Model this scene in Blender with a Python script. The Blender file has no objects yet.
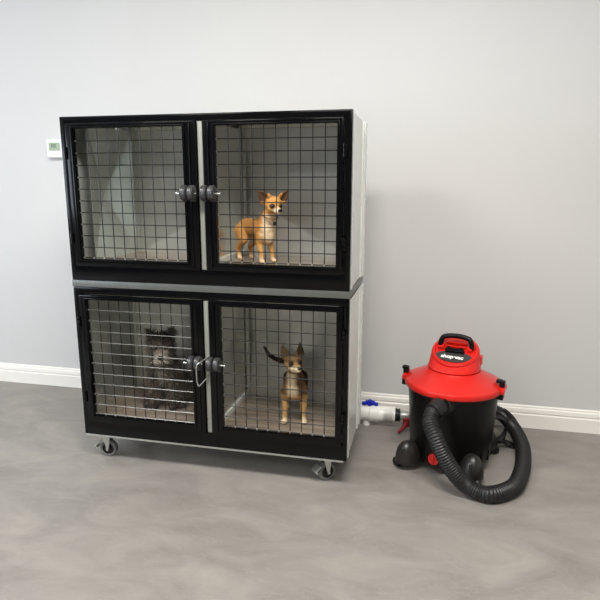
import bpy, bmesh, math, random
from mathutils import Vector, Matrix, Euler, noise
random.seed(7)
PI = math.pi
R = math.radians
col = bpy.context.scene.collection
sc = bpy.context.scene

# ------------------------------------------------------------------ materials
def lin(c):
    return tuple((v/12.92 if v <= .04045 else ((v+.055)/1.055)**2.4) for v in c) + (1,)
def hexc(h):
    return lin(tuple(int(h[i:i+2], 16)/255 for i in (0, 2, 4)))

def mat(name, color, rough=.5, metal=0, bump=0, bscale=80, var=0, vscale=6, spec=.5, coat=0, rvar=0, attr=None, emit=None, stretch=None, trans=0):
    m = bpy.data.materials.new(name); m.use_nodes = True
    nt = m.node_tree; N = nt.nodes; L = nt.links
    b = N['Principled BSDF']
    c = hexc(color)
    b.inputs['Base Color'].default_value = c
    b.inputs['Roughness'].default_value = rough
    b.inputs['Metallic'].default_value = metal
    b.inputs['Specular IOR Level'].default_value = spec
    b.inputs['Coat Weight'].default_value = coat
    b.inputs['Coat Roughness'].default_value = .08
    b.inputs['Transmission Weight'].default_value = trans
    tc = N.new('ShaderNodeTexCoord')
    mp = N.new('ShaderNodeMapping'); L.new(tc.outputs['Object'], mp.inputs['Vector'])
    if stretch: mp.inputs['Scale'].default_value = stretch
    if var or rvar:
        n = N.new('ShaderNodeTexNoise'); n.inputs['Scale'].default_value = vscale
        n.inputs['Detail'].default_value = 6; n.inputs['Roughness'].default_value = .6
        L.new(mp.outputs[0], n.inputs['Vector'])
        if var:
            mr = N.new('ShaderNodeMapRange')
            mr.inputs['From Min'].default_value = .3; mr.inputs['From Max'].default_value = .7
            mr.inputs['To Min'].default_value = 1-var; mr.inputs['To Max'].default_value = 1+var
            L.new(n.outputs['Fac'], mr.inputs['Value'])
            vm = N.new('ShaderNodeVectorMath'); vm.operation = 'SCALE'
            vm.inputs[0].default_value = c[:3]
            L.new(mr.outputs[0], vm.inputs['Scale']); L.new(vm.outputs[0], b.inputs['Base Color'])
        if rvar:
            mr2 = N.new('ShaderNodeMapRange')
            mr2.inputs['From Min'].default_value = .3; mr2.inputs['From Max'].default_value = .7
            mr2.inputs['To Min'].default_value = rough-rvar; mr2.inputs['To Max'].default_value = rough+rvar
            L.new(n.outputs['Fac'], mr2.inputs['Value']); L.new(mr2.outputs[0], b.inputs['Roughness'])
    if attr:
        a = N.new('ShaderNodeAttribute'); a.attribute_name = attr
        L.new(a.outputs['Color'], b.inputs['Base Color'])
    if bump:
        n2 = N.new('ShaderNodeTexNoise'); n2.inputs['Scale'].default_value = bscale; n2.inputs['Detail'].default_value = 3
        L.new(mp.outputs[0], n2.inputs['Vector'])
        bp = N.new('ShaderNodeBump'); bp.inputs['Strength'].default_value = bump; bp.inputs['Distance'].default_value = .002
        L.new(n2.outputs['Fac'], bp.inputs['Height']); L.new(bp.outputs[0], b.inputs['Normal'])
    if emit:
        b.inputs['Emission Color'].default_value = hexc(emit[0]); b.inputs['Emission Strength'].default_value = emit[1]
    return m

M = {}
M['wall'] = mat('wall_paint', 'cdccca', .62, bump=.12, bscale=160, var=.012, vscale=1.5)
M['darkwall'] = mat('charcoal_wall_paint', '66666a', .7)  # dim room put into the wall colour, keeps the frame's reflections dark
M['trim'] = mat('trim_paint', 'f0ece4', .35, var=.01)
M['ceil'] = mat('ceiling_paint', 'e8e6e2', .8)
M['black'] = mat('black_gloss_enamel', '040405', .13, spec=.22, coat=.06, bump=.04, bscale=25, var=.2)
M['wire'] = mat('black_wire', '070707', .34, spec=.4)
M['galv_wire'] = mat('galvanised_wire', '70706d', .34, metal=1)
M['dot'] = mat('bare_weld', 'd8d8d2', .35, metal=.8)
M['steel'] = mat('brushed_steel_sheet', 'd2d3cb', .21, metal=.8, var=.03, vscale=3, rvar=.03, stretch=(1, 1, .3))
M['steel_back'] = mat('dull_steel_sheet', 'd0d1c9', .36, metal=.75, var=.03, vscale=3)
M['galv'] = mat('galvanised_sheet', 'd2d4ce', .4, metal=.75, var=.08, vscale=24, rvar=.08)
M['rail'] = mat('dull_galvanised_rail', '747672', .42, metal=.7, var=.08, vscale=24)
M['zinc'] = mat('zinc_plate', 'cfd1cd', .28, metal=.95, var=.05, vscale=30)
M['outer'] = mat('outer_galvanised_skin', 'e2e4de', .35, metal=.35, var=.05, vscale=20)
M['white_metal'] = mat('white_strip', '96968d', .4, metal=.3)
M['latch'] = mat('latch_rubber', '3a3a3a', .3, bump=.2, bscale=120, var=.15, vscale=40)
M['rubber_grey'] = mat('grey_rubber_tyre', '6c6d6b', .6)
M['wheel_black'] = mat('black_wheel_core', '060606', .4)
M['red'] = mat('red_plastic', 'cc180e', .3, bump=.06, bscale=500, coat=.15)
M['red_dark'] = mat('dull_red_plastic', '8e1420', .45)
M['vblack'] = mat('black_plastic_drum', '060505', .36, spec=.25, bump=.12, bscale=420, var=.12, vscale=14)
M['cuff'] = mat('dark_cuff_plastic', '141211', .4)
M['vgrey'] = mat('charcoal_plastic', '221f1d', .36, bump=.12, bscale=400)
M['hose'] = mat('ribbed_hose_plastic', '131212', .46)
M['label'] = mat('grey_label', '363333', .4)
M['white'] = mat('white_print', 'f4f2ef', .5)
M['pvc'] = mat('white_pvc', 'f6f3ec', .3)
M['blue'] = mat('blue_valve_plastic', '1626b4', .35)
M['lcd'] = mat('green_lcd', '8f9f80', .3)
M['lcdtxt'] = mat('lcd_digits', '4d5a46', .4)
M['thermo'] = mat('white_thermostat_plastic', 'e9e8e4', .4)
M['eye'] = mat('dark_eye', '0a0605', .08)
M['nose'] = mat('dark_nose', '0d0b0b', .3)
M['collar'] = mat('dark_collar', '2b2624', .5)
M['collar_strap'] = mat('tan_leather_collar', '8a6238', .6)
M['coat'] = mat('dog_coat', '888888', .85, attr='Col', bump=.5, bscale=300, spec=.25)
M['diff'] = mat('lamp_diffuser', 'ffffff', .5, emit=('fff6e8', 4))
M['lampframe'] = mat('lamp_frame', 'e6e6e6', .4)
M['sky'] = mat('window_glass', 'dfe8f5', .1, emit=('dce9ff', 2.5))

def floor_mat():
    m = bpy.data.materials.new('grey_concrete_look_floor'); m.use_nodes = True
    nt = m.node_tree; N = nt.nodes; L = nt.links; b = N['Principled BSDF']
    tc = N.new('ShaderNodeTexCoord')
    mp = N.new('ShaderNodeMapping'); mp.inputs['Scale'].default_value = (1.3, 2.6, 1); mp.inputs['Rotation'].default_value = (0, 0, R(-24))
    L.new(tc.outputs['Object'], mp.inputs[0])
    n1 = N.new('ShaderNodeTexNoise'); n1.inputs['Scale'].default_value = 2.2; n1.inputs['Detail'].default_value = 9; n1.inputs['Roughness'].default_value = .62; n1.inputs['Distortion'].default_value = .9
    L.new(mp.outputs[0], n1.inputs['Vector'])
    r1 = N.new('ShaderNodeValToRGB'); e = r1.color_ramp.elements
    e[0].position = .3; e[0].color = hexc('77726b'); e[1].position = .72; e[1].color = hexc('938d84')
    k = e.new(.5); k.color = hexc('85807a')
    L.new(n1.outputs['Fac'], r1.inputs[0])
    # thin lighter trowel streaks
    n2 = N.new('ShaderNodeTexNoise'); n2.inputs['Scale'].default_value = 3.4; n2.inputs['Detail'].default_value = 5; n2.inputs['Distortion'].default_value = 2.6
    L.new(mp.outputs[0], n2.inputs['Vector'])
    sb = N.new('ShaderNodeMath'); sb.operation = 'SUBTRACT'; sb.inputs[1].default_value = .5; L.new(n2.outputs['Fac'], sb.inputs[0])
    ab = N.new('ShaderNodeMath'); ab.operation = 'ABSOLUTE'; L.new(sb.outputs[0], ab.inputs[0])
    mr = N.new('ShaderNodeMapRange'); mr.inputs['From Min'].default_value = 0; mr.inputs['From Max'].default_value = .012
    mr.inputs['To Min'].default_value = .22; mr.inputs['To Max'].default_value = 0; L.new(ab.outputs[0], mr.inputs['Value'])
    mx = N.new('ShaderNodeMixRGB'); mx.inputs[2].default_value = hexc('a5a19a')
    L.new(mr.outputs[0], mx.inputs[0]); L.new(r1.outputs[0], mx.inputs[1])
    # small pale scuffs
    v = N.new('ShaderNodeTexVoronoi'); v.inputs['Scale'].default_value = 5; L.new(tc.outputs['Object'], v.inputs['Vector'])
    lt = N.new('ShaderNodeMath'); lt.operation = 'LESS_THAN'; lt.inputs[1].default_value = .035; L.new(v.outputs['Distance'], lt.inputs[0])
    n4 = N.new('ShaderNodeTexNoise'); n4.inputs['Scale'].default_value = 55; L.new(tc.outputs['Object'], n4.inputs['Vector'])
    gt = N.new('ShaderNodeMath'); gt.operation = 'GREATER_THAN'; gt.inputs[1].default_value = .56; L.new(n4.outputs['Fac'], gt.inputs[0])
    ml = N.new('ShaderNodeMath'); ml.operation = 'MULTIPLY'; L.new(lt.outputs[0], ml.inputs[0]); L.new(gt.outputs[0], ml.inputs[1])
    mx2 = N.new('ShaderNodeMixRGB'); mx2.inputs[2].default_value = hexc('b8b4ac')
    L.new(ml.outputs[0], mx2.inputs[0]); L.new(mx.outputs[0], mx2.inputs[1])
    L.new(mx2.outputs[0], b.inputs['Base Color'])
    rr = N.new('ShaderNodeMapRange'); rr.inputs['To Min'].default_value = .34; rr.inputs['To Max'].default_value = .56
    L.new(n1.outputs['Fac'], rr.inputs['Value']); L.new(rr.outputs[0], b.inputs['Roughness'])
    bp = N.new('ShaderNodeBump'); bp.inputs['Strength'].default_value = .15; bp.inputs['Distance'].default_value = .003
    L.new(n2.outputs['Fac'], bp.inputs['Height']); L.new(bp.outputs[0], b.inputs['Normal'])
    return m
M['floor'] = floor_mat()

def tray_mat():
    m = bpy.data.materials.new('streaky_brown_tray'); m.use_nodes = True
    nt = m.node_tree; N = nt.nodes; L = nt.links; b = N['Principled BSDF']
    tc = N.new('ShaderNodeTexCoord'); mp = N.new('ShaderNodeMapping'); mp.inputs['Scale'].default_value = (1.2, 16, 1)
    L.new(tc.outputs['Object'], mp.inputs[0])
    n = N.new('ShaderNodeTexNoise'); n.inputs['Scale'].default_value = 3; n.inputs['Detail'].default_value = 6; L.new(mp.outputs[0], n.inputs['Vector'])
    r = N.new('ShaderNodeValToRGB'); e = r.color_ramp.elements
    e[0].position = .32; e[0].color = hexc('6e6155'); e[1].position = .7; e[1].color = hexc('a39585')
    L.new(n.outputs['Fac'], r.inputs[0]); L.new(r.outputs[0], b.inputs['Base Color'])
    b.inputs['Roughness'].default_value = .35; b.inputs['Metallic'].default_value = .25
    return m
M['tray'] = tray_mat()

# ------------------------------------------------------------------ mesh helpers
class MB:
    def __init__(s): s.bm = bmesh.new(); s.mi = 0
    def _mark(s, fs):
        for f in fs: f.material_index = s.mi
    def box(s, x0, x1, y0, y1, z0, z1, bev=0, mtx=None):
        t = bmesh.new()
        bmesh.ops.create_cube(t, size=1)
        for v in t.verts: v.co = Vector((x0+(x1-x0)*(v.co.x+.5), y0+(y1-y0)*(v.co.y+.5), z0+(z1-z0)*(v.co.z+.5)))
        if bev: bmesh.ops.bevel(t, geom=t.edges[:], offset=bev, segments=2, affect='EDGES', profile=.6)
        if mtx: bmesh.ops.transform(t, matrix=mtx, verts=t.verts)
        s.merge(t)
    def merge(s, t):
        for f in t.faces: f.material_index = s.mi
        me = bpy.data.meshes.new('tmp'); t.to_mesh(me); t.free()
        s.bm.from_mesh(me); bpy.data.meshes.remove(me)
    def lathe(s, prof, n=32, mtx=None, caps=True):
        t = bmesh.new(); rings = []
        for r, z in prof:
            if r < 1e-6: rings.append([t.verts.new((0, 0, z))])
            else: rings.append([t.verts.new((r*math.cos(2*PI*k/n), r*math.sin(2*PI*k/n), z)) for k in range(n)])
        for a, b in zip(rings, rings[1:]): s.skin(t, a, b)
        if not caps: s.skin(t, rings[-1], rings[0])
        elif len(rings[0]) > 1: t.faces.new(rings[0][::-1])
        if caps and len(rings[-1]) > 1: t.faces.new(rings[-1])
        if mtx: bmesh.ops.transform(t, matrix=mtx, verts=t.verts)
        s.merge(t)
    @staticmethod
    def skin(t, a, b):
        n = max(len(a), len(b))
        for k in range(n):
            if len(a) == 1 and len(b) == 1: return
            if len(a) == 1: t.faces.new((a[0], b[k], b[(k+1) % n]))
            elif len(b) == 1: t.faces.new((a[k], b[0], a[(k+1) % n]))
            else: t.faces.new((a[k], b[k], b[(k+1) % n], a[(k+1) % n]))
    def tube(s, pts, r, n=10, closed=False):
        pts = [Vector(p) for p in pts]; t = bmesh.new(); rings = []
        m = len(pts); up = None
        for i, p in enumerate(pts):
            if closed: d = pts[(i+1) % m]-pts[i-1]
            else: d = pts[min(i+1, m-1)]-pts[max(i-1, 0)]
            d.normalize()
            if up is None: up = d.orthogonal().normalized()
            up = (up-d*up.dot(d)).normalized(); w = d.cross(up)
            rr = r(i) if callable(r) else r
            rings.append([t.verts.new(p+(up*math.cos(2*PI*k/n)+w*math.sin(2*PI*k/n))*rr) for k in range(n)])
        for a, b in zip(rings, rings[1:]): s.skin(t, a, b)
        if closed: s.skin(t, rings[-1], rings[0])
        else: t.faces.new(rings[0][::-1]); t.faces.new(rings[-1])
        s.merge(t)
    def cyl(s, p0, p1, r, n=24, bev=0):
        p0 = Vector(p0); p1 = Vector(p1); d = p1-p0; h = d.length
        q = d.to_track_quat('Z', 'Y').to_matrix().to_4x4(); q.translation = p0
        prof = [(0, 0), (r-bev, 0), (r, bev), (r, h-bev), (r-bev, h), (0, h)] if bev else [(0, 0), (r, 0), (r, h), (0, h)]
        s.lathe(prof, n, q)
    def build(s, name, m, parent=None, smooth=True, angle=35):
        bmesh.ops.recalc_face_normals(s.bm, faces=s.bm.faces)
        me = bpy.data.meshes.new(name); s.bm.to_mesh(me); s.bm.free()
        ms = m if isinstance(m, (list, tuple)) else [m]
        for x in ms: me.materials.append(M[x])
        if smooth:
            me.shade_smooth()
            bm = bmesh.new(); bm.from_mesh(me)
            for e in bm.edges:
                if len(e.link_faces) == 2 and e.calc_face_angle(0) > R(angle): e.smooth = False
            bm.to_mesh(me); bm.free()
        o = bpy.data.objects.new(name, me); col.objects.link(o)
        if parent: o.parent = parent
        return o
def tag(o, label=None, cat=None, group=None, kind=None):
    if label: o['label'] = label
    if cat: o['category'] = cat
    if group: o['group'] = group
    if kind: o['kind'] = kind
    return o
def empty(name, loc=(0, 0, 0), rz=0):
    o = bpy.data.objects.new(name, None); col.objects.link(o); o.location = loc; o.rotation_euler = (0, 0, rz)
    o.empty_display_size = .05
    return o
def spline(pts, n=8):
    P = [Vector(p) for p in pts]; P = [P[0]*2-P[1]]+P+[P[-1]*2-P[-2]]; out = []
    for i in range(1, len(P)-2):
        for k in range(n):
            t = k/n; a, b, c, d = P[i-1:i+3]
            out.append(.5*((2*b)+(c-a)*t+(2*a-5*b+4*c-d)*t*t+(3*b-a-3*c+d)*t**3))
    out.append(P[-2]); return out
def resample(pts, step):
    out = [pts[0]]; acc = 0
    for a, b in zip(pts, pts[1:]):
        L = (b-a).length; pos = step-acc
        while pos <= L: out.append(a+(b-a)*(pos/L)); pos += step
        acc = L-(pos-step)
    return out

# ------------------------------------------------------------------ setting
WY = .857; X0, X1, Y0, H = -3.6, 4.4, -4.8, 2.95
def struct(name, mb, m): return tag(mb.build(name, m, smooth=False), kind='structure')
b = MB(); b.box(X0, X1, Y0, WY, -.06, 0); struct('floor', b, 'floor')
b = MB(); b.box(X0, X1, WY, WY+.1, 0, H); struct('wall_back', b, 'wall')
b = MB(); b.box(X1, X1+.1, Y0, WY, 0, H); struct('wall_right', b, 'wall')
b = MB(); b.box(X0-.1, X1+.1, Y0-.1, Y0, 0, H); struct('wall_front', b, 'darkwall')
b = MB(); b.box(X0, X1, Y0, WY, H, H+.06); struct('ceiling', b, 'ceil')
wy0, wy1, wz0, wz1 = -3.9, -.5, .75, 2.45
b = MB()
b.box(X0-.1, X0, Y0, wy0, 0, H); b.box(X0-.1, X0, wy1, WY, 0, H)
b.box(X0-.1, X0, wy0, wy1, 0, wz0); b.box(X0-.1, X0, wy0, wy1, wz1, H)
struct('wall_left', b, 'wall')
b = MB(); b.box(X0-.07, X0-.03, wy0, wy1, wz0, wz0+.05); b.box(X0-.07, X0-.03, wy0, wy1, wz1-.05, wz1)
for y in (wy0, (wy0+wy1)/2-.025, wy1-.05): b.box(X0-.07, X0-.03, y, y+.05, wz0, wz1)
w = struct('window_1', b, 'trim')
b = MB(); b.box(X0-.09, X0-.085, wy0, wy1, wz0, wz1); b.build('pane', 'sky', w)
# baseboard with a stepped profile
prof = [(0, 0), (-.016, 0), (-.016, .072), (-.0125, .077), (-.0125, .082), (-.016, .086), (-.0135, .104), (-.008, .110), (-.008, .116), (-.002, .122), (0, .122)]
def baseboard(name, p0, p1, nrm):
    t = MB(); a = []; c = []
    for d, z in prof:
        a.append(t.bm.verts.new((p0[0]+nrm[0]*-d, p0[1]+nrm[1]*-d, z))); c.append(t.bm.verts.new((p1[0]+nrm[0]*-d, p1[1]+nrm[1]*-d, z)))
    for k in range(len(a)-1): t.bm.faces.new((a[k], a[k+1], c[k+1], c[k]))
    t.bm.faces.new(a); t.bm.faces.new(c[::-1])
    struct(name, t, 'trim')
baseboard('baseboard_back', (X0, WY), (X1, WY), (0, -1))
baseboard('baseboard_left', (X0, Y0), (X0, WY), (1, 0))
baseboard('baseboard_right', (X1, Y0), (X1, WY), (-1, 0))

# ceiling lamps
def area(name, loc, rot, sx, sy, e, c):
    l = bpy.data.lights.new(name, 'AREA'); l.shape = 'RECTANGLE'; l.size = sx; l.size_y = sy; l.energy = e; l.color = c
    o = bpy.data.objects.new(name, l); col.objects.link(o); o.location = loc; o.rotation_euler = rot; return o
lamps = [((-.55, -1.45), 'left'), ((1.55, -1.45), 'right'), ((-.70, -3.6), 'a'), ((1.45, -3.6), 'b')]
lab = ['white ceiling light panel in front of the dog cage, nearer the window', 'white ceiling light panel in front of the red shop vacuum',
       'white ceiling light panel behind the camera on the window side', 'white ceiling light panel behind the camera far from the window']
LP = [46, 90, 14, 12]
for i, ((lx, ly), _) in enumerate(lamps):
    e = tag(empty('ceiling_light', (lx, ly, H)), lab[i], 'ceiling light', 'ceiling light panels')
    b = MB(); b.box(-.62, .62, -.32, -.30, -.05, 0); b.box(-.62, .62, .30, .32, -.05, 0)
    b.box(-.62, -.60, -.3, .3, -.05, 0); b.box(.60, .62, -.3, .3, -.05, 0); b.build('frame', 'lampframe', e, smooth=False)
    b = MB(); b.box(-.6, .6, -.3, .3, -.03, -.02); b.build('diffuser', 'diff', e, smooth=False)
    area('lamp', (lx, ly, H-.06), (0, 0, 0), 1.15, .55, LP[i], ((1, 1, 1) if lx < 0 else (1, .985, .95)))
area('daylight', (X0+.05, (wy0+wy1)/2, (wz0+wz1)/2), (0, R(-90), 0), 1.6, 3.2, 68, (.76, .88, 1))

# ------------------------------------------------------------------ thermostat
e = tag(empty('thermostat', (-.62, WY, 1.465)), 'small white thermostat with a green display on the wall left of the cage', 'thermostat')
b = MB(); b.box(-.058, .058, -.028, 0, -.05, .052, .006); b.build('housing', 'thermo', e)
b = MB(); b.mi = 0; b.box(-.042, .03, -.030, -.027, -.014, .034, .001)
b.mi = 1
for x in (-.025, -.008):
    for z0, z1 in ((.004, .027),): b.box(x, x+.003, -.0308, -.0299, z0, z1)
    b.box(x+.003, x+.010, -.0308, -.0299, .024, .027); b.box(x+.003, x+.010, -.0308, -.0299, .014, .0165); b.box(x+.010, x+.013, -.0308, -.0299, .004, .027)
b.build('display', ['lcd', 'lcdtxt'], e, smooth=False)
b = MB(); b.box(-.042, .03, -.0305, -.027, -.022, -.012, .001); b.build('button', 'trim', e)

# ------------------------------------------------------------------ dog cage
W, D = 1.22, .43
cage = tag(empty('dog_cage', (0, 0, 0)), 'two-tier black steel dog cage with four wire doors, on casters against the wall', 'dog cage')
def cross_panel(b, p, n, depth=.012, th=.002, cuts=1):
    """cross-broken sheet: p = four corners, pushed out along n at the centre, with real thickness"""
    p = [Vector(q) for q in p]; n = Vector(n); c = sum(p, Vector())/4+n*depth
    t = bmesh.new()
    f = [t.verts.new(q) for q in p]; fc = t.verts.new(c); g = [t.verts.new(q-n*th) for q in p]; gc = t.verts.new(c-n*th)
    for k in range(4):
        a, d = k, (k+1) % 4
        t.faces.new((f[a], f[d], fc)); t.faces.new((g[d], g[a], gc)); t.faces.new((f[d], f[a], g[a], g[d]))
    b.merge(t)
def rect_frame(b, x0, x1, z0, z1, ix0, ix1, iz0, iz1, y0, y1, bev):
    """mitred frame with bevelled edges"""
    t = bmesh.new()
    O = [(x0, z0), (x1, z0), (x1, z1), (x0, z1)]; I = [(ix0, iz0), (ix1, iz0), (ix1, iz1), (ix0, iz1)]
    vo = [[t.verts.new((x, y, z)) for x, z in O] for y in (y0, y1)]; vi = [[t.verts.new((x, y, z)) for x, z in I] for y in (y0, y1)]
    for k in range(4):
        j = (k+1) % 4
        t.faces.new((vo[0][k], vo[0][j], vi[0][j], vi[0][k])); t.faces.new((vo[1][j], vo[1][k], vi[1][k], vi[1][j]))
        t.faces.new((vo[0][j], vo[0][k], vo[1][k], vo[1][j])); t.faces.new((vi[0][k], vi[0][j], vi[1][j], vi[1][k]))
    es = [e_ for e_ in t.edges if not any((v1 in vo[a] and v2 in vi[a]) or (v2 in vo[a] and v1 in vi[a]) for v1, v2 in [e_.verts] for a in (0, 1))]
    bmesh.ops.bevel(t, geom=es, offset=bev, segments=2, affect='EDGES', profile=.6)
    b.merge(t)

def tier(zb, zt, zf, doors, wires_bright, lin_=.05):
    # black face frame
    dz0 = min(d[2] for d in doors); dz1 = max(d[3] for d in doors)
    b = MB()
    rect_frame(b, 0, W, zb, zt, doors[0][0]-.002, doors[1][1]+.002, dz0-.002, dz1+.002, -.002, .032, .0025)
    b.build('face_frame', 'black', cage)
    # sheet metal shell
    for side in (0, 1):
        b = MB(); x = .004 if side == 0 else W-.004; n = (1, 0, 0) if side == 0 else (-1, 0, 0)
        x = lin_ if side == 0 else W-.046
        cross_panel(b, [(x, .033, zf), (x, D-.018, zf), (x, D-.018, zt-.030), (x, .033, zt-.030)], n, -(lin_*.55 if side == 0 else .034))
        b.mi = 1; xs_ = (.0005, .002) if side == 0 else (W-.0022, W-.0005); b.box(xs_[0], xs_[1], .03, D, zb+.004, zt-.012)
        if side == 0: b.box(-.004, .0, .004, .03, zb+.002, zt-.004)
        else: b.box(W-.002, W+.003, .028, .060, zb+.002, zt-.010)
        # corner angle and mid stiffener outside
        xo = (-.006, .002) if side == 0 else (W-.002, W+.006)
        b.box(xo[0], xo[1], D-.045, D+.004, zb-.004, zt-.012, .001)
        b.box(xo[0], xo[1], D-.115, D-.10, zb+.004, zt-.016, .001)
        xr = xo[0]-.0015 if side == 0 else xo[1]+.0015
        for z in (zb+.06, zb+.10, (zb+zt)/2, zt-.14, zt-.06):
            for y in (D-.036, D-.010): b.cyl((xr, y, z), (xr+(.003 if side == 0 else -.003), y, z), .005, 10)
        b.build('side_panel', ['steel', 'outer'], cage, smooth=False)
    b = MB(); b.box(.004, W-.004, D+.016, D+.018, zb, zt-.012)
    cross_panel(b, [(lin_-.006, D-.018, zf-.01), (W-.040, D-.018, zf-.01), (W-.040, D-.018, zt-.026), (lin_-.006, D-.018, zt-.026)], (0, -1, 0), -.032)
    # corner flanges inside
    for x in (lin_, .656, .572, W-.060): b.box(x, x+.014, D-.024, D-.018, zf, zt-.03)
    b.build('back_panel', 'steel_back', cage, smooth=False)
    b = MB(); cross_panel(b, [(.002, .03, zt-.026), (W-.002, .03, zt-.026), (W-.002, D, zt-.026), (.002, D, zt-.026)], (0, 0, -1), -.012); b.box(.002, W-.002, .03, D, zt-.013, zt-.011)
    b.build('roof_panel', 'steel', cage, smooth=False)
    b = MB(); b.box(.006, W-.006, .034, D-.003, zf-.012, zf, .002); b.build('floor_tray', 'tray', cage)
    b = MB()
    cross_panel(b, [(.586, .033, zf), (.586, .033, zt-.03), (.586, D-.018, zt-.03), (.586, D-.018, zf)], (-1, 0, 0), -.028, .001)
    cross_panel(b, [(.654, .033, zf), (.654, D-.018, zf), (.654, D-.018, zt-.03), (.654, .033, zt-.03)], (1, 0, 0), -.026, .001)
    dv = b.build('divider', 'steel', cage, smooth=False)
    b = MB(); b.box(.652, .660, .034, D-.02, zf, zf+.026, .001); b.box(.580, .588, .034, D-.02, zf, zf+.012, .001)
    b.build('foot_angle', 'outer', dv)  # bright strips added for the light reflected at the divider foot
    b = MB(); b.box(.609, .629, -.006, .012, dz0+.002, dz1-.004, .002); b.build('centre_post', 'white_metal', cage)
    for k, (x0, x1, z0, z1, ix0, ix1, iz0, iz1) in enumerate(doors):
        b = MB(); rect_frame(b, x0, x1, z0, z1, ix0, ix1, iz0, iz1, -.016, .006, .004)
        # raised inner bead along the opening and step on the latch stile
        rect_frame(b, ix0-.010, ix1+.010, iz0-.008, iz1+.008, ix0, ix1, iz0, iz1, -.021, -.012, .002)
        xs = ix1+.026 if k == 0 else ix0-.030
        b.box(xs, xs+.006, -.0205, -.012, z0+.01, z1-.01, .0015)
        d = b.build('door', 'black', cage)
        b = MB(); nx = round((ix1-ix0)/.0488); nz = round((iz1-iz0)/.0488); sx = (ix1-ix0)/nx; sz = (iz1-iz0)/nz
        for j in range(1, nx):
            x = ix0+j*sx; b.mi = 0
            b.tube([(x, .004, iz0-.006), (x+.0006*math.sin(j*3), .004, (iz0+iz1)/2), (x, .004, iz1+.006)], .0021, 6)
            b.mi = 1; b.cyl((x, -.0035, iz0+.002), (x, .003, iz0+.004), .0035, 8)
        for j in range(0, nz):
            z = iz0+j*sz; z = z+.004 if j == 0 else z
            bright = wires_bright and k == 0
            b.mi = 2 if bright else 0  # lighter metal paints the ceiling light's glint onto black wires
            yy = .0005 if not bright else -.002
            b.tube([(ix0-.006, yy, z), ((ix0+ix1)/2, yy, z-.0008*math.sin(j*2)), (ix1+.006, yy, z)], .0020 if not bright else .0021, 6)
            if k == 0: b.mi = 1; b.cyl((ix0+.002, -.004, z), (ix0+.002, .002, z), .0028, 8)
            else: b.mi = 1; b.cyl((ix0+.001, -.003, z), (ix0+.001, .002, z), .0022, 8)
        b.build('wire_mesh', ['wire', 'dot', 'galv_wire'], d)
        # hinges
        hx = x0-.004 if k == 0 else x1+.004
        for hz in (z0+.12, z1-.12):
            b = MB()
            for q in range(3): b.cyl((hx, -.018, hz-.024+q*.017), (hx, -.018, hz-.024+q*.017+.015), .0065, 12, .001)
            b.box(hx-.012, hx+.012, -.016, -.002, hz-.02, hz+.02, .001)
            b.build('hinge', 'black', d)
        # roller latch
        cx = .573 if k == 0 else .658; zc = zb+(.376 if zb > .5 else .392)
        b = MB()
        for q in (-1, 1):
            m_ = Matrix.Translation((cx+q*.0155, -.034, zc)) @ Matrix.Rotation(PI/2, 4, 'Y')
            b.lathe([(0, -.0135), (.020, -.0135), (.028, -.011), (.031, -.007), (.0295, -.003), (.031, 0), (.0295, .003), (.031, .007), (.028, .011), (.020, .0135), (0, .0135)], 28, m_)
            b.box(cx+q*.0165-.010, cx+q*.0165+.010, -.03, -.014, zc-.034, zc+.022, .002)
        b.build('latch', 'latch', d)
        b = MB(); s = -1 if k == 0 else 1
        b.cyl((cx-s*.034, -.034, zc-.002), (cx+s*.048, -.034, zc-.002), .0036, 12, .001)
        b.cyl((cx+s*.046, -.034, zc-.002), (cx+s*.052, -.034, zc-.002), .006, 12, .001)
        b.build('latch_pin', 'zinc', d)
tier(.861, 1.543, .940, [(.032, .604, .925, 1.516, .066, .550, .957, 1.494), (.634, 1.190, .925, 1.516, .684, 1.166, .957, 1.494)], False, .10)
tier(.139, .830, .228, [(.032, .604, .207, .798, .066, .554, .240, .778), (.634, 1.198, .207, .798, .686, 1.172, .240, .778)], True)
# galvanised deck between tiers and base rail
b = MB(); b.box(-.004, W+.001, .0, D+.004, .831, .860, .002); b.build('deck_rail', 'rail', cage)
b = MB(); b.box(0, W-.015, .004, .034, .128, .1385, .001); b.box(0, W-.015, D-.03, D, .128, .1385, .001)
b.box(0, .03, .034, D-.03, .128, .1385, .001); b.box(W-.045, W-.015, .034, D-.03, .128, .1385, .001); b.box(.03, W-.045, .034, D-.03, .134, .138)
b.build('base_rail', 'galv', cage)
# snap hook hanging on the lower centre post
b = MB(); b.tube(spline([(.626, -.012, .556), (.612, -.066, .548), (.597, -.072, .530), (.596, -.072, .470), (.600, -.072, .452), (.606, -.070, .446), (.625, -.03, .470), (.627, -.012, .474)], 6), .0024, 8)
tag(b.build('wire_hook', 'zinc', cage), 'bent chrome wire hook')
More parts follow.
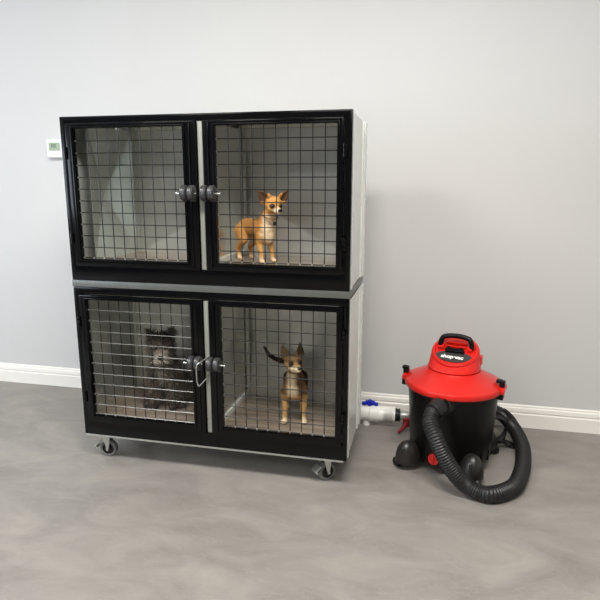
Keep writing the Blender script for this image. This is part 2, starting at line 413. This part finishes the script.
# casters
def caster(x, y, rz, z=.128):
    e = MB(); T = Matrix.Translation((x, y, 0)) @ Matrix.Rotation(rz, 4, 'Z')
    e.box(-.042, .042, -.034, .034, z-.004, z, .001, T)
    e.lathe([(0, z-.020), (.020, z-.020), (.026, z-.014), (.026, z-.006), (.022, z-.004), (0, z-.004)], 24, T)
    for s in (-1, 1):
        # fork cheeks: polygon plates
        t = bmesh.new(); pl = [(-.006, z-.016), (.034, z-.016), (.032, .075), (.0265, .046), (.024, .035), (.017, .034), (.0135, .046), (.006, .075)]
        a = [t.verts.new((px, s*.019-.0012, pz)) for px, pz in pl]; c = [t.verts.new((px, s*.019+.0012, pz)) for px, pz in pl]
        t.faces.new(a); t.faces.new(c[::-1])
        for k in range(len(pl)): t.faces.new((a[k], a[(k+1) % len(pl)], c[(k+1) % len(pl)], c[k]))
        bmesh.ops.transform(t, matrix=T, verts=t.verts); e.merge(t)
    e.box(-.026, .022, -.020, .020, z-.020, z-.015, .001, T)
    fork = e.build('caster', 'zinc', cage)
    w_ = MB(); A = T @ Matrix.Translation((.020, 0, .041)) @ Matrix.Rotation(PI/2, 4, 'X')
    w_.mi = 0; w_.lathe([(.028, -.013), (.036, -.014), (.0405, -.009), (.0405, .009), (.036, .014), (.028, .013)], 36, A, caps=False)
    w_.mi = 1; w_.lathe([(0, -.010), (.012, -.012), (.014, -.008), (.027, -.008), (.0285, -.012), (.0285, .012), (.027, .008), (.014, .008), (.012, .012), (0, .010)], 30, A)
    w_.mi = 2; w_.lathe([(0, -.025), (.007, -.025), (.007, .025), (0, .025)], 12, A)
    w_.build('wheel', ['rubber_grey', 'wheel_black', 'zinc'], fork)
    p = MB(); p.box(-.052, -.022, -.020, .020, -.002, .003, .001, T @ Matrix.Translation((.002, 0, .088)) @ Matrix.Rotation(R(-38), 4, 'Y'))
    p.box(-.058, -.050, -.020, .020, -.014, .003, .001, T @ Matrix.Translation((.002, 0, .088)) @ Matrix.Rotation(R(-38), 4, 'Y'))
    p.build('brake_pedal', 'zinc', fork)
caster(.052, .070, R(6)); caster(1.105, .070, R(40)); caster(.085, D-.07, R(20)); caster(1.105, D-.07, R(-30))

# ------------------------------------------------------------------ drain pipe
pe = tag(empty('drain_pipe', (1.2, .70, 0)), 'white plastic drain pipe with blue valve handle, on the floor between cage and vacuum', 'pipe')
def rel(p): return (p[0]-1.2, p[1]-.70, p[2])
b = MB(); XR = Matrix.Rotation(PI/2, 4, 'Y')
def xl(b, x0, prof, y=0, z=.068): b.lathe([(r, t) for r, t in prof], 28, Matrix.Translation((x0-1.2, y, z)) @ XR)
xl(b, .80, [(0, 0), (.041, 0), (.041, .58), (0, .58)])
xl(b, 1.13, [(.036, 0), (.044, .002), (.045, .03), (.045, .05), (.038, .056), (.038, .11), (.045, .116), (.045, .16), (.036, .164)])
xl(b, 1.318, [(.036, 0), (.041, .002), (.041, .05), (.036, .052)])
b.cyl((-.24, 0, .0), (-.24, 0, .03), .02, 16); b.cyl((.03, 0, 0), (.03, 0, .03), .02, 16)
b.build('pipe', 'pvc', pe)
b = MB()
b.box(.020, .070, -.014, .014, .116, .134, .004); b.box(.002, .022, -.012, .012, .112, .126, .004); b.box(.068, .088, -.012, .012, .112, .126, .004); b.cyl((.045, 0, .10), (.045, 0, .140), .013, 20, .003)
b.build('valve_handle', 'blue', pe)
b = MB(); b.box(-.04, -.015, -.0385, -.036, .10, .118, .001); b.build('valve_tab', 'blue', pe)
b = MB(); xl(b, 1.372, [(0, 0), (.032, 0), (.036, .004), (.036, .016), (.032, .018), (.032, .024), (.036, .027), (.036, .030), (.030, .034), (0, .034)])
b.build('coupling', 'hose', pe)
b = MB(); xl(b, 1.405, [(0, 0), (.024, 0), (.026, .004), (.026, .05), (.024, .054), (.024, .18), (0, .18)]); b.build('nozzle', 'galv', pe)
b = MB(); b.tube(spline([(.245, -.04, .062), (.235, -.07, .045), (.215, -.085, .022), (.20, -.09, .010)], 5), lambda i: .013-.0004*i, 10); b.box(.222, .268, -.062, -.034, .030, .074, .006)
b.build('lever', 'red_dark', pe)

# ------------------------------------------------------------------ shop vacuum
VX, VY, VA = 1.65, .38, R(-14.5)
vac = tag(empty('shop_vacuum', (VX, VY, 0), VA), 'red and black wet dry shop vacuum with ribbed black hose, right of the cage', 'vacuum cleaner')
def vl(p):
    dx, dy = p[0]-VX, p[1]-VY; c, s = math.cos(VA), math.sin(VA)
    return Vector((dx*c+dy*s, -dx*s+dy*c, p[2]))
b = MB()
b.lathe([(0, .052), (.160, .052), (.176, .058), (.180, .075), (.183, .12), (.1845, .125), (.197, .335), (.199, .34), (.200, .388), (0, .388)], 64)
# shallow vertical ribs around the foot of the drum
for k in range(18):
    a = 2*PI*k/18; b.box(-.004, .004, .176, .184, .058, .115, .002, Matrix.Rotation(a, 4, 'Z'))
b.build('drum', 'vblack', vac)
b = MB()
b.lathe([(.200, .378), (.214, .376), (.2165, .380), (.2165, .395), (.213, .401), (.206, .404), (.150, .432), (.125, .448), (.117, .456), (0, .456)], 72)
for s in (-1, 1): b.box(s*.218-.020, s*.218+.010, -.045, .045, .378, .402, .006) if s > 0 else b.box(-.228, -.198, -.045, .045, .378, .402, .006)
b.build('lid', 'red', vac)
# motor head with slanted oval top
T0 = R(30); C0 = Vector((0, .006, .535)); U = Vector((1, 0, 0)); V = Vector((0, math.cos(T0), math.sin(T0))); Nn = U.cross(V)
b = MB(); t = bmesh.new(); n = 64; rings = []
def ring(f): rings.append([t.verts.new(f(2*PI*k/n)) for k in range(n)])
def slr(r, h, rv=None): return lambda a: C0+U*(r*math.cos(a))+V*((rv or r)*math.sin(a))+Nn*h
def mixr(w, h0=.462):
    def f(a):
        p = Vector((.116*math.cos(a), .116*math.sin(a), h0)); q = slr(.106, -.006, .100)(a); return p.lerp(q, w)
    return f
ring(lambda a: Vector((.108*math.cos(a), .108*math.sin(a), .452)))
ring(lambda a: Vector((.112*math.cos(a), .112*math.sin(a), .456)))
for w in (0, .3, .6, .85, 1): ring(mixr(w))
ring(slr(.104, .001, .098)); ring(slr(.098, .006, .092)); ring(slr(.091, .006, .086)); ring(slr(.086, .001, .081)); ring(slr(.04, .001, .04))
for a, c in zip(rings, rings[1:]): MB.skin(t, a, c)
t.faces.new(rings[-1]); b.merge(t)
Pm = Matrix(((U.x, V.x, Nn.x, C0.x), (U.y, V.y, Nn.y, C0.y), (U.z, V.z, Nn.z, C0.z), (0, 0, 0, 1)))
b.box(-.046, .046, .030, .040, 0, .018, .003, Pm); b.box(-.046, .046, .012, .020, 0, .012, .003, Pm)
for s in (-1, 1): b.box(s*.066-.013, s*.062+.011, -.005, .042, 0, .016, .005, Pm)
b.box(.098, .116, .01, .05, .478, .520, .004)
head = b.build('motor_head', 'red', vac, angle=28)
b = MB(); b.lathe([(.1085, .4485), (.1185, .4485), (.120, .451), (.1185, .4535), (.1085, .4535)], 64); b.build('gasket', 'vblack', head)
b = MB(); b.tube([Pm @ Vector(p) for p in spline([(-.070, .014, .008), (-.066, .028, .032), (-.050, .040, .044), (0, .046, .047), (.050, .040, .044), (.066, .028, .032), (.070, .014, .008)], 6)], .0115, 14)
b.build('handle', 'vblack', head)
def disc_prism(b, f, n, h0, h1):
    t = bmesh.new(); lo = []; hi = []
    for k in range(n):
        x, y = f(k/n); lo.append(t.verts.new(Pm @ Vector((x, y, h0)))); hi.append(t.verts.new(Pm @ Vector((x, y, h1))))
    t.faces.new(hi); t.faces.new(lo[::-1])
    for k in range(n): t.faces.new((lo[k], lo[(k+1) % n], hi[(k+1) % n], hi[k]))
    b.merge(t)
b = MB()
def labf(u):
    a = 2*PI*u; x, y = .078*math.cos(a), .040*math.sin(a)
    if y > 0: y *= .62
    return x, y-.036
disc_prism(b, labf, 48, -.002, .0045); lb = b.build('label_plate', 'label', head)
b = MB(); tr = [(-.040, -.022), (.040, -.022), (.044, -.012), (.032, .008), (.017, -.001), (-.017, -.001), (-.032, .008), (-.044, -.012)]
disc_prism(b, lambda u: tr[int(round(u*8)) % 8], 8, -.001, .016); b.build('switch', 'vblack', head)
def text_mesh(body, size, name, m, parent, mtx, bold=.0006):
    cu = bpy.data.curves.new('t', 'FONT'); cu.body = body; cu.size = size; cu.align_x = 'CENTER'; cu.align_y = 'CENTER'; cu.extrude = .0006; cu.offset = bold
    o = bpy.data.objects.new('t', cu); col.objects.link(o); bpy.context.view_layer.update()
    me = bpy.data.meshes.new_from_object(o.evaluated_get(bpy.context.evaluated_depsgraph_get())); me.name = name
    bpy.data.objects.remove(o); me.transform(mtx); me.materials.clear(); me.materials.append(M[m])
    ob = bpy.data.objects.new(name, me); col.objects.link(ob); ob.parent = parent; return ob
text_mesh('shop·vac', .028, 'lettering', 'white', head, Pm @ Matrix.Translation((-.004, -.046, .005)), .0010)
# rim catches
for s in (-1, 1):
    b = MB(); T = Matrix.Translation((s*.222-(.012 if s > 0 else 0), 0, 0))
    b.box(-.012, .012, -.024, .024, .345, .392, .004, T); b.box(-.010, .014, -.016, .016, .385, .428, .005, T)
    b.box(-.020, .006, -.014, .014, .418, .432, .004, T @ Matrix.Translation((-s*.004, 0, 0)))
    b.build('rim_catch', 'vblack', vac)
# hose inlet
b = MB(); A = Matrix.Translation((0, -.186, .350)) @ Matrix.Rotation(R(90), 4, 'X')
b.lathe([(0, 0), (.050, 0), (.050, .010), (.044, .014), (.042, .026), (.038, .030), (0, .030)], 36, A); b.build('inlet_collar', 'cuff', vac)
hp = [(1.584, .160, .348), (1.572, .146, .343), (1.562, .134, .332), (1.556, .122, .314), (1.556, .102, .290), (1.578, .072, .249), (1.612, .055, .183), (1.660, .055, .108), (1.705, .066, .058), (1.756, .056, .037), (1.803, .048, .036), (1.857, .080, .036), (1.911, .143, .036),
      (1.952, .262, .036), (1.980, .396, .036), (1.994, .543, .040), (1.975, .690, .056), (1.915, .760, .100), (1.80, .765, .125), (1.68, .755, .11)]
P = resample(spline([vl(p) for p in hp], 14), .0027)
b = MB(); b.tube(P, lambda i: .0348 if i % 4 < 2 else .0306, 24); b.build('hose', 'hose', vac, angle=80)
b = MB(); b.tube([P[0]+(P[0]-P[3]).normalized()*.012, P[4], P[12]], .0385, 24); b.build('hose_cuff', 'cuff', vac)
b = MB(); i0 = int(len(P)*.80); b.tube(P[i0:i0+24], .0365, 24); b.build('hose_joint', 'vblack', vac)
# caster housings
for sx, sy in ((-1, -1), (1, -1), (1, 1), (-1, 1)):
    cx, cy = (-.158, sy*.160) if sx < 0 else (.136, sy*.162); a = math.atan2(cy, cx)
    b = MB(); T = Matrix.Translation((cx, cy, .038)) @ Matrix.Rotation(a, 4, 'Z')
    t = bmesh.new(); bmesh.ops.create_uvsphere(t, u_segments=28, v_segments=16, radius=1)
    for v in t.verts:
        x, y, z = v.co; v.co = Vector((x*.051, y*.048, z*.092 if z > 0 else z*.012))
        if v.co.x < 0: v.co.x *= 1.6
        if z > 0: v.co.z = .096*z**.7; k_ = 1-.12*z; v.co.x *= k_; v.co.y *= k_
    bmesh.ops.transform(t, matrix=T, verts=t.verts); b.merge(t)
    b.box(-.080, 0, -.030, .030, -.006, .045, .008, T)
    hs = b.build('caster_housing', 'vgrey', vac, angle=50)
    b = MB(); h_ = Matrix.Translation((cx, cy, .038)) @ Matrix.Rotation(R(-96 if sy < 0 else 60), 4, 'Z') @ Matrix.Translation((.0375, 0, .068)) @ Matrix.Rotation(R(52), 4, 'Y'); b.lathe([(0, -.004), (.006, -.004), (.006, .0075), (0, .0075)], 12, h_); b.build('screw_hole', 'wheel_black', hs)
    b = MB(); wz = {(-1, -1): R(160), (1, -1): R(-70), (1, 1): R(20), (-1, 1): R(100)}[(sx, sy)]
    A = Matrix.Translation((cx+.040*math.cos(wz), cy+.040*math.sin(wz), .0225)) @ Matrix.Rotation(wz, 4, 'Z') @ Matrix.Rotation(PI/2, 4, 'X')
    for q in (-1, 1): b.lathe([(0, q*.014-.009), (.018, q*.014-.009), (.0225, q*.014-.005), (.0225, q*.014+.005), (.018, q*.014+.009), (0, q*.014+.009)], 24, A)
    b.build('wheel', 'wheel_black', hs)
# drain cap
b = MB(); A = Matrix.Rotation(R(-9), 4, 'Z') @ Matrix.Translation((0, -.172, .082)) @ Matrix.Rotation(R(90), 4, 'X')
b.lathe([(0, 0), (.026, 0), (.026, .016), (.023, .020), (.010, .020), (.009, .026), (0, .026)], 28, A)
b.box(-.004, .004, -.018, .018, .018, .027, .001, A); b.build('drain_cap', 'red', vac)
# power cord
b = MB(); pts = []
for k in range(96):
    a = 2*PI*k/24; pts.append(vl((1.875+.055*math.cos(a)+.004*math.sin(k*.7), .60+.03*math.cos(a)+.012*(k/24-2), .085+.062*math.sin(a))))
pts += [vl(p) for p in spline([(1.93, .64, .05), (1.925, .62, .012), (1.945, .575, .006), (1.975, .575, .006), (1.965, .615, .006), (1.90, .62, .006), (1.86, .58, .006), (1.90, .56, .014), (1.965, .59, .014), (1.93, .65, .006), (1.85, .69, .006)], 8)]
b.tube(pts, .0046, 8); b.build('power_cord', 'hose', vac)

# ------------------------------------------------------------------ dogs
def ellip(t, c, r, rot=None):
    s = bmesh.new(); bmesh.ops.create_icosphere(s, subdivisions=3, radius=1)
    m = Matrix.Translation(Vector(c)) @ (rot.to_4x4() if rot else Matrix()) @ Matrix.Diagonal((*r, 1))
    bmesh.ops.transform(s, matrix=m, verts=s.verts); t.merge(s)
def chain(t, pts):
    P = [Vector(p[:3]) for p in pts]; Rr = [p[3] for p in pts]
    for i in range(len(P)-1):
        L = (P[i+1]-P[i]).length; n = max(2, int(L/(min(Rr[i], Rr[i+1])*.35)))
        for k in range(n+1):
            w = k/n; s = bmesh.new(); bmesh.ops.create_icosphere(s, subdivisions=2, radius=Rr[i]*(1-w)+Rr[i+1]*w)
            bmesh.ops.translate(s, vec=P[i].lerp(P[i+1], w), verts=s.verts); t.merge(s)
def dog_body(name, mb, voxel, colf, parent, smooth=6):
    o = mb.build(name+'_raw', 'coat', None, smooth=False)
    md = o.modifiers.new('r', 'REMESH'); md.mode = 'VOXEL'; md.voxel_size = voxel
    sm = o.modifiers.new('s', 'SMOOTH'); sm.factor = .5; sm.iterations = smooth
    bpy.context.view_layer.update()
    me = bpy.data.meshes.new_from_object(o.evaluated_get(bpy.context.evaluated_depsgraph_get())); me.name = name
    bpy.data.objects.remove(o); me.shade_smooth()
    ca = me.color_attributes.new('Col', 'FLOAT_COLOR', 'POINT')
    for i, v in enumerate(me.vertices): ca.data[i].color = colf(v.co)
    ob = bpy.data.objects.new(name, me); col.objects.link(ob); ob.parent = parent; return ob
def fur(body, colf, count, length, droop, lenf=None, width=.0012, curl=.3, name='fur', kv=.22):
    me = body.data; vs = []; fs = []; cs = []
    polys = me.polygons; wts = [p.area for p in polys]
    pick = random.choices(range(len(polys)), weights=wts, k=count)
    for pi in pick:
        p = polys[pi]; c = Vector(p.center); nrm = Vector(p.normal)
        L = length*(lenf(c, nrm) if lenf else 1)*random.uniform(.7, 1.2)
        if L < .001: continue
        rnd = Vector((random.gauss(0, 1), random.gauss(0, 1), random.gauss(0, 1)))*curl
        d = (nrm*.55+droop+rnd).normalized()
        if d.dot(nrm) < .12: d = (d+nrm*(.2-d.dot(nrm))).normalized()
        side = d.cross(nrm+rnd); side = side.normalized()*width if side.length > 1e-4 else d.orthogonal().normalized()*width
        d2 = (d+Vector((0, 0, -.5))*curl+rnd*.5).normalized(); base = c-nrm*.001
        m1 = base+d*L*.5; tp = m1+d2*L*.5
        if tp.z < .001: tp.z = .001
        if m1.z < .001: m1.z = .001
        i = len(vs); vs += [base-side, base+side, m1+side*.8, m1-side*.8, tp]; fs += [(i, i+1, i+2, i+3), (i+3, i+2, i+4)]
        k = random.uniform(1-kv, 1+kv); cc = colf(c); cc = tuple(x*k for x in cc[:3])+(1,); cs += [cc]*5
    m = bpy.data.meshes.new(name); m.from_pydata(vs, [], fs); m.materials.append(M['coat'])
    ca = m.color_attributes.new('Col', 'FLOAT_COLOR', 'POINT')
    for i, c in enumerate(cs): ca.data[i].color = c
    o = bpy.data.objects.new(name, m); col.objects.link(o); o.parent = parent_of(body); return o
def parent_of(b): return b.parent
def mix(a, b, w): w = max(0, min(1, w)); return tuple(a[i]*(1-w)+b[i]*w for i in range(3))+(1,)
def sst(a, b, x): x = max(0, min(1, (x-a)/(b-a))); return x*x*(3-2*x)
def head_frame(c, yaw, pitch=0, roll=0):
    m = (Matrix.Rotation(yaw, 4, 'Z') @ Matrix.Rotation(-pitch, 4, 'Y') @ Matrix.Rotation(roll, 4, 'X')); m.translation = Vector(c); return m
def ear(t, Hm, side, base, tip, wid, th, fwd=.0):
    b0 = Hm @ Vector((base[0], side*base[1], base[2])); t0 = Hm @ Vector((tip[0], side*tip[1], tip[2]))
    d = (t0-b0); L = d.length; d.normalize(); f = (Hm.to_3x3() @ Vector((1, side*fwd, 0))).normalized(); f = (f-d*f.dot(d)).normalized(); s = d.cross(f)
    rot = Matrix((s, f, d)).transposed()
    for k in range(9):
        w = k/8; wd = wid*min(1, .55+1.7*w)*(1-.88*w**2.1)
        # cupped: two side lobes pushed forward, middle back
        for q in (-1, -.5, 0, .5, 1):
            ellip(t, b0+d*(L*w)+s*(q*wd*.72)+f*(abs(q)**1.5*wd*.42), (max(wd*.34, th), th, L*.09), rot)
def face(e, Hm, eye, er, nose, nr):
    for s in (-1, 1):
        b = MB(); ellip(b, Hm @ Vector((eye[0], s*eye[1], eye[2])), (er, er, er)); b.build('eye', 'eye', e)
    b = MB(); ellip(b, Hm @ Vector(nose), nr, Hm.to_3x3()); b.build('nose', 'nose', e)

# tan chihuahua, upper right compartment
TAN = hexc('cf9a58'); TAN2 = hexc('b57c42'); CREAM = hexc('ecd6b4'); DKE = hexc('5b4032')
e = tag(empty('dog', (.795, .185, .940), R(-36)), 'small tan short-haired dog with large ears standing in the upper right compartment', 'dog')
t = MB()
chain(t, [(-.088, 0, .146, .038), (-.01, 0, .149, .036), (.050, 0, .146, .045)])
ellip(t, (.052, 0, .126), (.040, .036, .048)); ellip(t, (-.08, 0, .140), (.040, .038, .042))
chain(t, [(.054, 0, .168, .038), (.082, 0, .212, .031), (.096, 0, .232, .030)])
Hm = head_frame((.106, -.002, .246), R(-11), R(-9))
ellip(t, Hm @ Vector((0, 0, .004)), (.037, .037, .034)); ellip(t, Hm @ Vector((.012, 0, -.010)), (.028, .033, .022))
chain(t, [tuple(Hm @ Vector((.020, 0, -.010)))+(.019,), tuple(Hm @ Vector((.050, 0, -.015)))+(.0130,)])
for s in (-1, 1): ear(t, Hm, s, (-.008, .024, .016), (-.006, .068, .058), .031, .0028, .35)
for s in (-1, 1):
    chain(t, [(.052, s*.026, .120, .023), (.042, s*.029, .086, .0145), (.056, s*.029, .045, .0102), (.058, s*.030, .012, .0102)]); ellip(t, (.066, s*.030, .009), (.015, .011, .009))
    chain(t, [(-.086, s*.024, .130, .036), (-.066, s*.032, .094, .020), (-.108, s*.032, .052, .0105), (-.100, s*.032, .012, .010)]); ellip(t, (-.092, s*.032, .009), (.016, .012, .009))
chain(t, [(-.118, 0, .150, .010), (-.136, 0, .105, .008), (-.126, 0, .070, .006)])
Hi = Hm.inverted()
def c1(p):
    p = Vector(p); h = Hi @ p; n = noise.noise(p*40)*.5+.5
    c = mix(TAN, TAN2, sst(.13, .18, p.z)*.6*(1-sst(.06, .08, p.x))+.3*n)
    if h.length < .10 and h.z > -.045 and p.z > .21:
        c = mix(TAN, TAN2, .3*n)
        c = mix(c, CREAM, sst(.028, .042, h.x)*sst(.004, -.010, h.z))
        c = mix(c, hexc('4a3428'), sst(.014, .007, math.hypot(h.y*1.0-math.copysign(.019, h.y), h.z+.0)-.0)*(h.x > .02)*.6)
        c = mix(c, hexc('3c2a20'), sst(.016, .008, (Vector((h.x, abs(h.y), h.z))-Vector((.029, .0185, .001))).length)*.8)
        if abs(h.y) > .034 and h.z > .016: c = mix(hexc('4e372c'), TAN2, .25*n)
    else:
        c = mix(c, CREAM, sst(.058, .082, p.x)*sst(.225, .20, p.z)*sst(.07, .09, p.z)*.8)
        c = mix(c, CREAM, sst(.04, .012, p.z)*.6)
        if p.z < .115 and p.z > .06 and abs(p.y) < .02: c = mix(c, CREAM, .5)
    return c
bd = dog_body('body', t, .0026, c1, e, 4)
fur(bd, c1, 9000, .006, Vector((-.5, 0, -.45)), lambda c, n: .4 if (Hi @ c).length < .075 and c.z > .2 or c.z < .05 else 1, .0007, .15)
face(e, Hm, (.0290, .0185, .002), .0082, (.0630, 0, -.010), (.0065, .0095, .007))
b = MB(); ring_ = []
for k in range(28):
    a = 2*PI*k/28; ring_.append(Vector((.080, 0, .203))+Vector((math.cos(a)*.034, math.sin(a)*.034, -math.cos(a)*.016)))
b.tube(ring_, .0022, 8, closed=True); b.mi = 1; b.cyl((.118, -.006, .172), (.122, -.006, .172), .008, 14); b.build('collar', ['collar_strap', 'collar'], e)  # dark disc for fur shadow at the throat, hung on an added ring

# brown and black dog, lower right compartment
e = tag(empty('dog', (.955, .178, .228), R(-79)), 'tan and black dog with upright ears and raised tail in the lower right compartment', 'dog')
BLK = hexc('2a1e18'); TN = hexc('b08a56'); CR = hexc('e0cda8'); BR = hexc('5d4128')
t = MB()
chain(t, [(-.12, 0, .172, .036), (-.05, 0, .174, .040), (.035, 0, .176, .047)])
ellip(t, (.045, 0, .162), (.038, .046, .052)); chain(t, [(.040, 0, .195, .042), (.064, .003, .245, .034), (.070, .004, .265, .033)])
Hm2 = head_frame((.080, .000, .286), R(19), R(12), R(3))
ellip(t, Hm2 @ Vector((-.004, 0, .006)), (.040, .041, .036)); ellip(t, Hm2 @ Vector((.012, 0, -.012)), (.032, .035, .024))
chain(t, [tuple(Hm2 @ Vector((.022, 0, -.010)))+(.022,), tuple(Hm2 @ Vector((.068, 0, -.018)))+(.013,)])
for s in (-1, 1): ear(t, Hm2, s, (-.006, .027, .026), (-.006, .039, .084), .024, .003, .3)
for s in (-1, 1):
    chain(t, [(.040, s*.034, .155, .026), (.028, s*.040, .105, .016), (.042, s*.041, .055, .0110), (.046, s*.042, .014, .0112)]); ellip(t, (.056, s*.044, .011), (.019, .015, .011))
    chain(t, [(-.12, s*.022, .155, .036), (-.085, s*.034, .105, .022), (-.145, s*.040, .062, .012), (-.135, s*.040, .014, .0115)]); ellip(t, (-.125, s*.040, .010), (.019, .014, .010))
chain(t, [(-.155, 0, .190, .015), (-.185, -.025, .200, .014), (-.190, -.065, .212, .013), (-.180, -.100, .225, .0105), (-.170, -.130, .250, .009), (-.165, -.150, .288, .006)])
Hi2 = Hm2.inverted()
def c2(p):
    p = Vector(p); h = Hi2 @ p; n = noise.noise(p*30)*.5+.5
    if h.length < .125 and p.z > .245 and p.x > .02:
        c = mix(TN, BR, .5*n+.2)
        c = mix(c, BLK, sst(.006, .016, h.z)*.55+.25*n)
        c = mix(c, CR, sst(.018, .035, h.x)*sst(.0, -.012, h.z)*sst(.0, .012, -h.y+.010)*.9)
        c = mix(c, BR, sst(.0, .012, h.y-.006)*sst(.05, .03, h.x)*.6)
        c = mix(c, BLK, sst(.018, .008, (Vector((h.x, abs(h.y), h.z))-Vector((.030, .0195, .006))).length)*.85)
        if h.z > .036: c = mix(BLK, TN, .22*n)
    else:
        c = mix(BLK, BR, n*.5)
        c = mix(c, BR, sst(.0, .04, p.x)*.8)
        c = mix(c, CR, sst(.045, .075, p.x)*sst(.034, .008, abs(p.y+.006)+.02*(n-.5))*sst(.11, .14, p.z)*(.35+.6*n))
        c = mix(c, TN, sst(.150, .125, p.z)*sst(.0, .02, p.x)*.9)
        c = mix(c, CR, sst(.045, .015, p.z)*.75)
    return c
bd = dog_body('body', t, .003, c2, e, 4)
fur(bd, c2, 9000, .008, Vector((-.4, 0, -.5)), lambda c, n: .4 if (Hi2 @ c).length < .085 and c.z > .24 or c.z < .06 else 1, .0008, .15)
face(e, Hm2, (.030, .0195, .006), .0072, (.0805, 0, -.012), (.007, .0095, .0065))

# shaggy grey dog, lower left compartment
e = tag(empty('dog', (.315, .197, .228), R(-80)), 'shaggy dark grey dog sitting in the lower left compartment', 'dog')
GD = hexc('332f2b'); GM = hexc('756d63'); GL = hexc('b3a898'); GB = hexc('64563f')
t = MB()
chain(t, [(-.085, 0, .070, .062), (-.045, 0, .115, .056), (.0, 0, .175, .052)])
chain(t, [(.000, 0, .200, .050), (.020, .0, .258, .042)])
Hm3 = head_frame((.034, 0, .284), R(14), R(-8))
ellip(t, Hm3 @ Vector((0, 0, .004)), (.048, .050, .044)); chain(t, [tuple(Hm3 @ Vector((.03, 0, -.016)))+(.027,), tuple(Hm3 @ Vector((.070, 0, -.024)))+(.020,)])
for s in (-1, 1):
    chain(t, [tuple(Hm3 @ Vector((-.010, s*.032, .030)))+(.016,), tuple(Hm3 @ Vector((-.008, s*.044, .058)))+(.012,), tuple(Hm3 @ Vector((.004, s*.054, .078)))+(.006,)])
    chain(t, [(.015, s*.036, .165, .028), (.022, s*.042, .09, .020), (.034, s*.044, .016, .016)]); ellip(t, (.044, s*.044, .013), (.022, .018, .013))
    chain(t, [(-.085, s*.040, .070, .050), (-.02, s*.068, .062, .034)]); chain(t, [(-.03, s*.072, .030, .022), (.03, s*.078, .015, .015)])
Hi3 = Hm3.inverted()
def c3(p):
    p = Vector(p); h = Hi3 @ p; n = noise.noise(p*35)*.5+.5; n2 = noise.noise(p*90)*.5+.5
    c = mix(GD, GM, n*.9); c = mix(c, GB, n2*.5)
    if h.length < .11 and p.z > .24:
        c = mix(c, GL, sst(.02, .045, h.x)*sst(.012, -.008, h.z)*(.35+.65*n)); c = mix(c, GD, sst(.02, .04, h.z)*.5)
    elif p.x > .01: c = mix(c, GL, sst(.03, .0, abs(p.y))*sst(.09, .13, p.z)*sst(.22, .18, p.z)*.7)
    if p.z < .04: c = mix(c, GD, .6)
    return c
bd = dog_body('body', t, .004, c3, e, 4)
fur(bd, c3, 15000, .034, Vector((-.05, 0, -.45)), lambda c, n: (.45 if (Hi3 @ c).x > .035 and c.z > .25 else (.4 if c.z < .04 else 1)), .0016, .5, kv=.6)
face(e, Hm3, (.043, .021, .008), .0085, (.0905, 0, -.016), (.009, .012, .009))

for o_ in e.children: o_.data.transform(Matrix.Diagonal((1.06, 1.06, 1.08, 1)))

# ------------------------------------------------------------------ camera, world, view
q = dict(f=570.09, p=.20746, yaw=.22455, roll=.00046, c=(1.51814, -2.1777, 1.28772))
cy, sy, cp, sp = math.cos(q['yaw']), math.sin(q['yaw']), math.cos(q['p']), math.sin(q['p'])
fwd = Vector((-sy*cp, cy*cp, -sp)); right = Vector((cy, sy, 0)); down = fwd.cross(right)
cam = bpy.data.cameras.new('camera'); co = bpy.data.objects.new('camera', cam); col.objects.link(co)
mw = Matrix((right, -down, -fwd)).transposed().to_4x4(); mw.translation = Vector(q['c']); co.matrix_world = mw
cam.sensor_width = 36; cam.lens = q['f']*36/600; cam.clip_start = .05
sc.camera = co
wd = bpy.data.worlds.new('world'); sc.world = wd; wd.use_nodes = True
wd.node_tree.nodes['Background'].inputs[0].default_value = (.8, .87, 1, 1); wd.node_tree.nodes['Background'].inputs[1].default_value = .6
sc.view_settings.view_transform = 'Standard'; sc.view_settings.look = 'None'; sc.view_settings.gamma = 1; sc.view_settings.exposure = .10
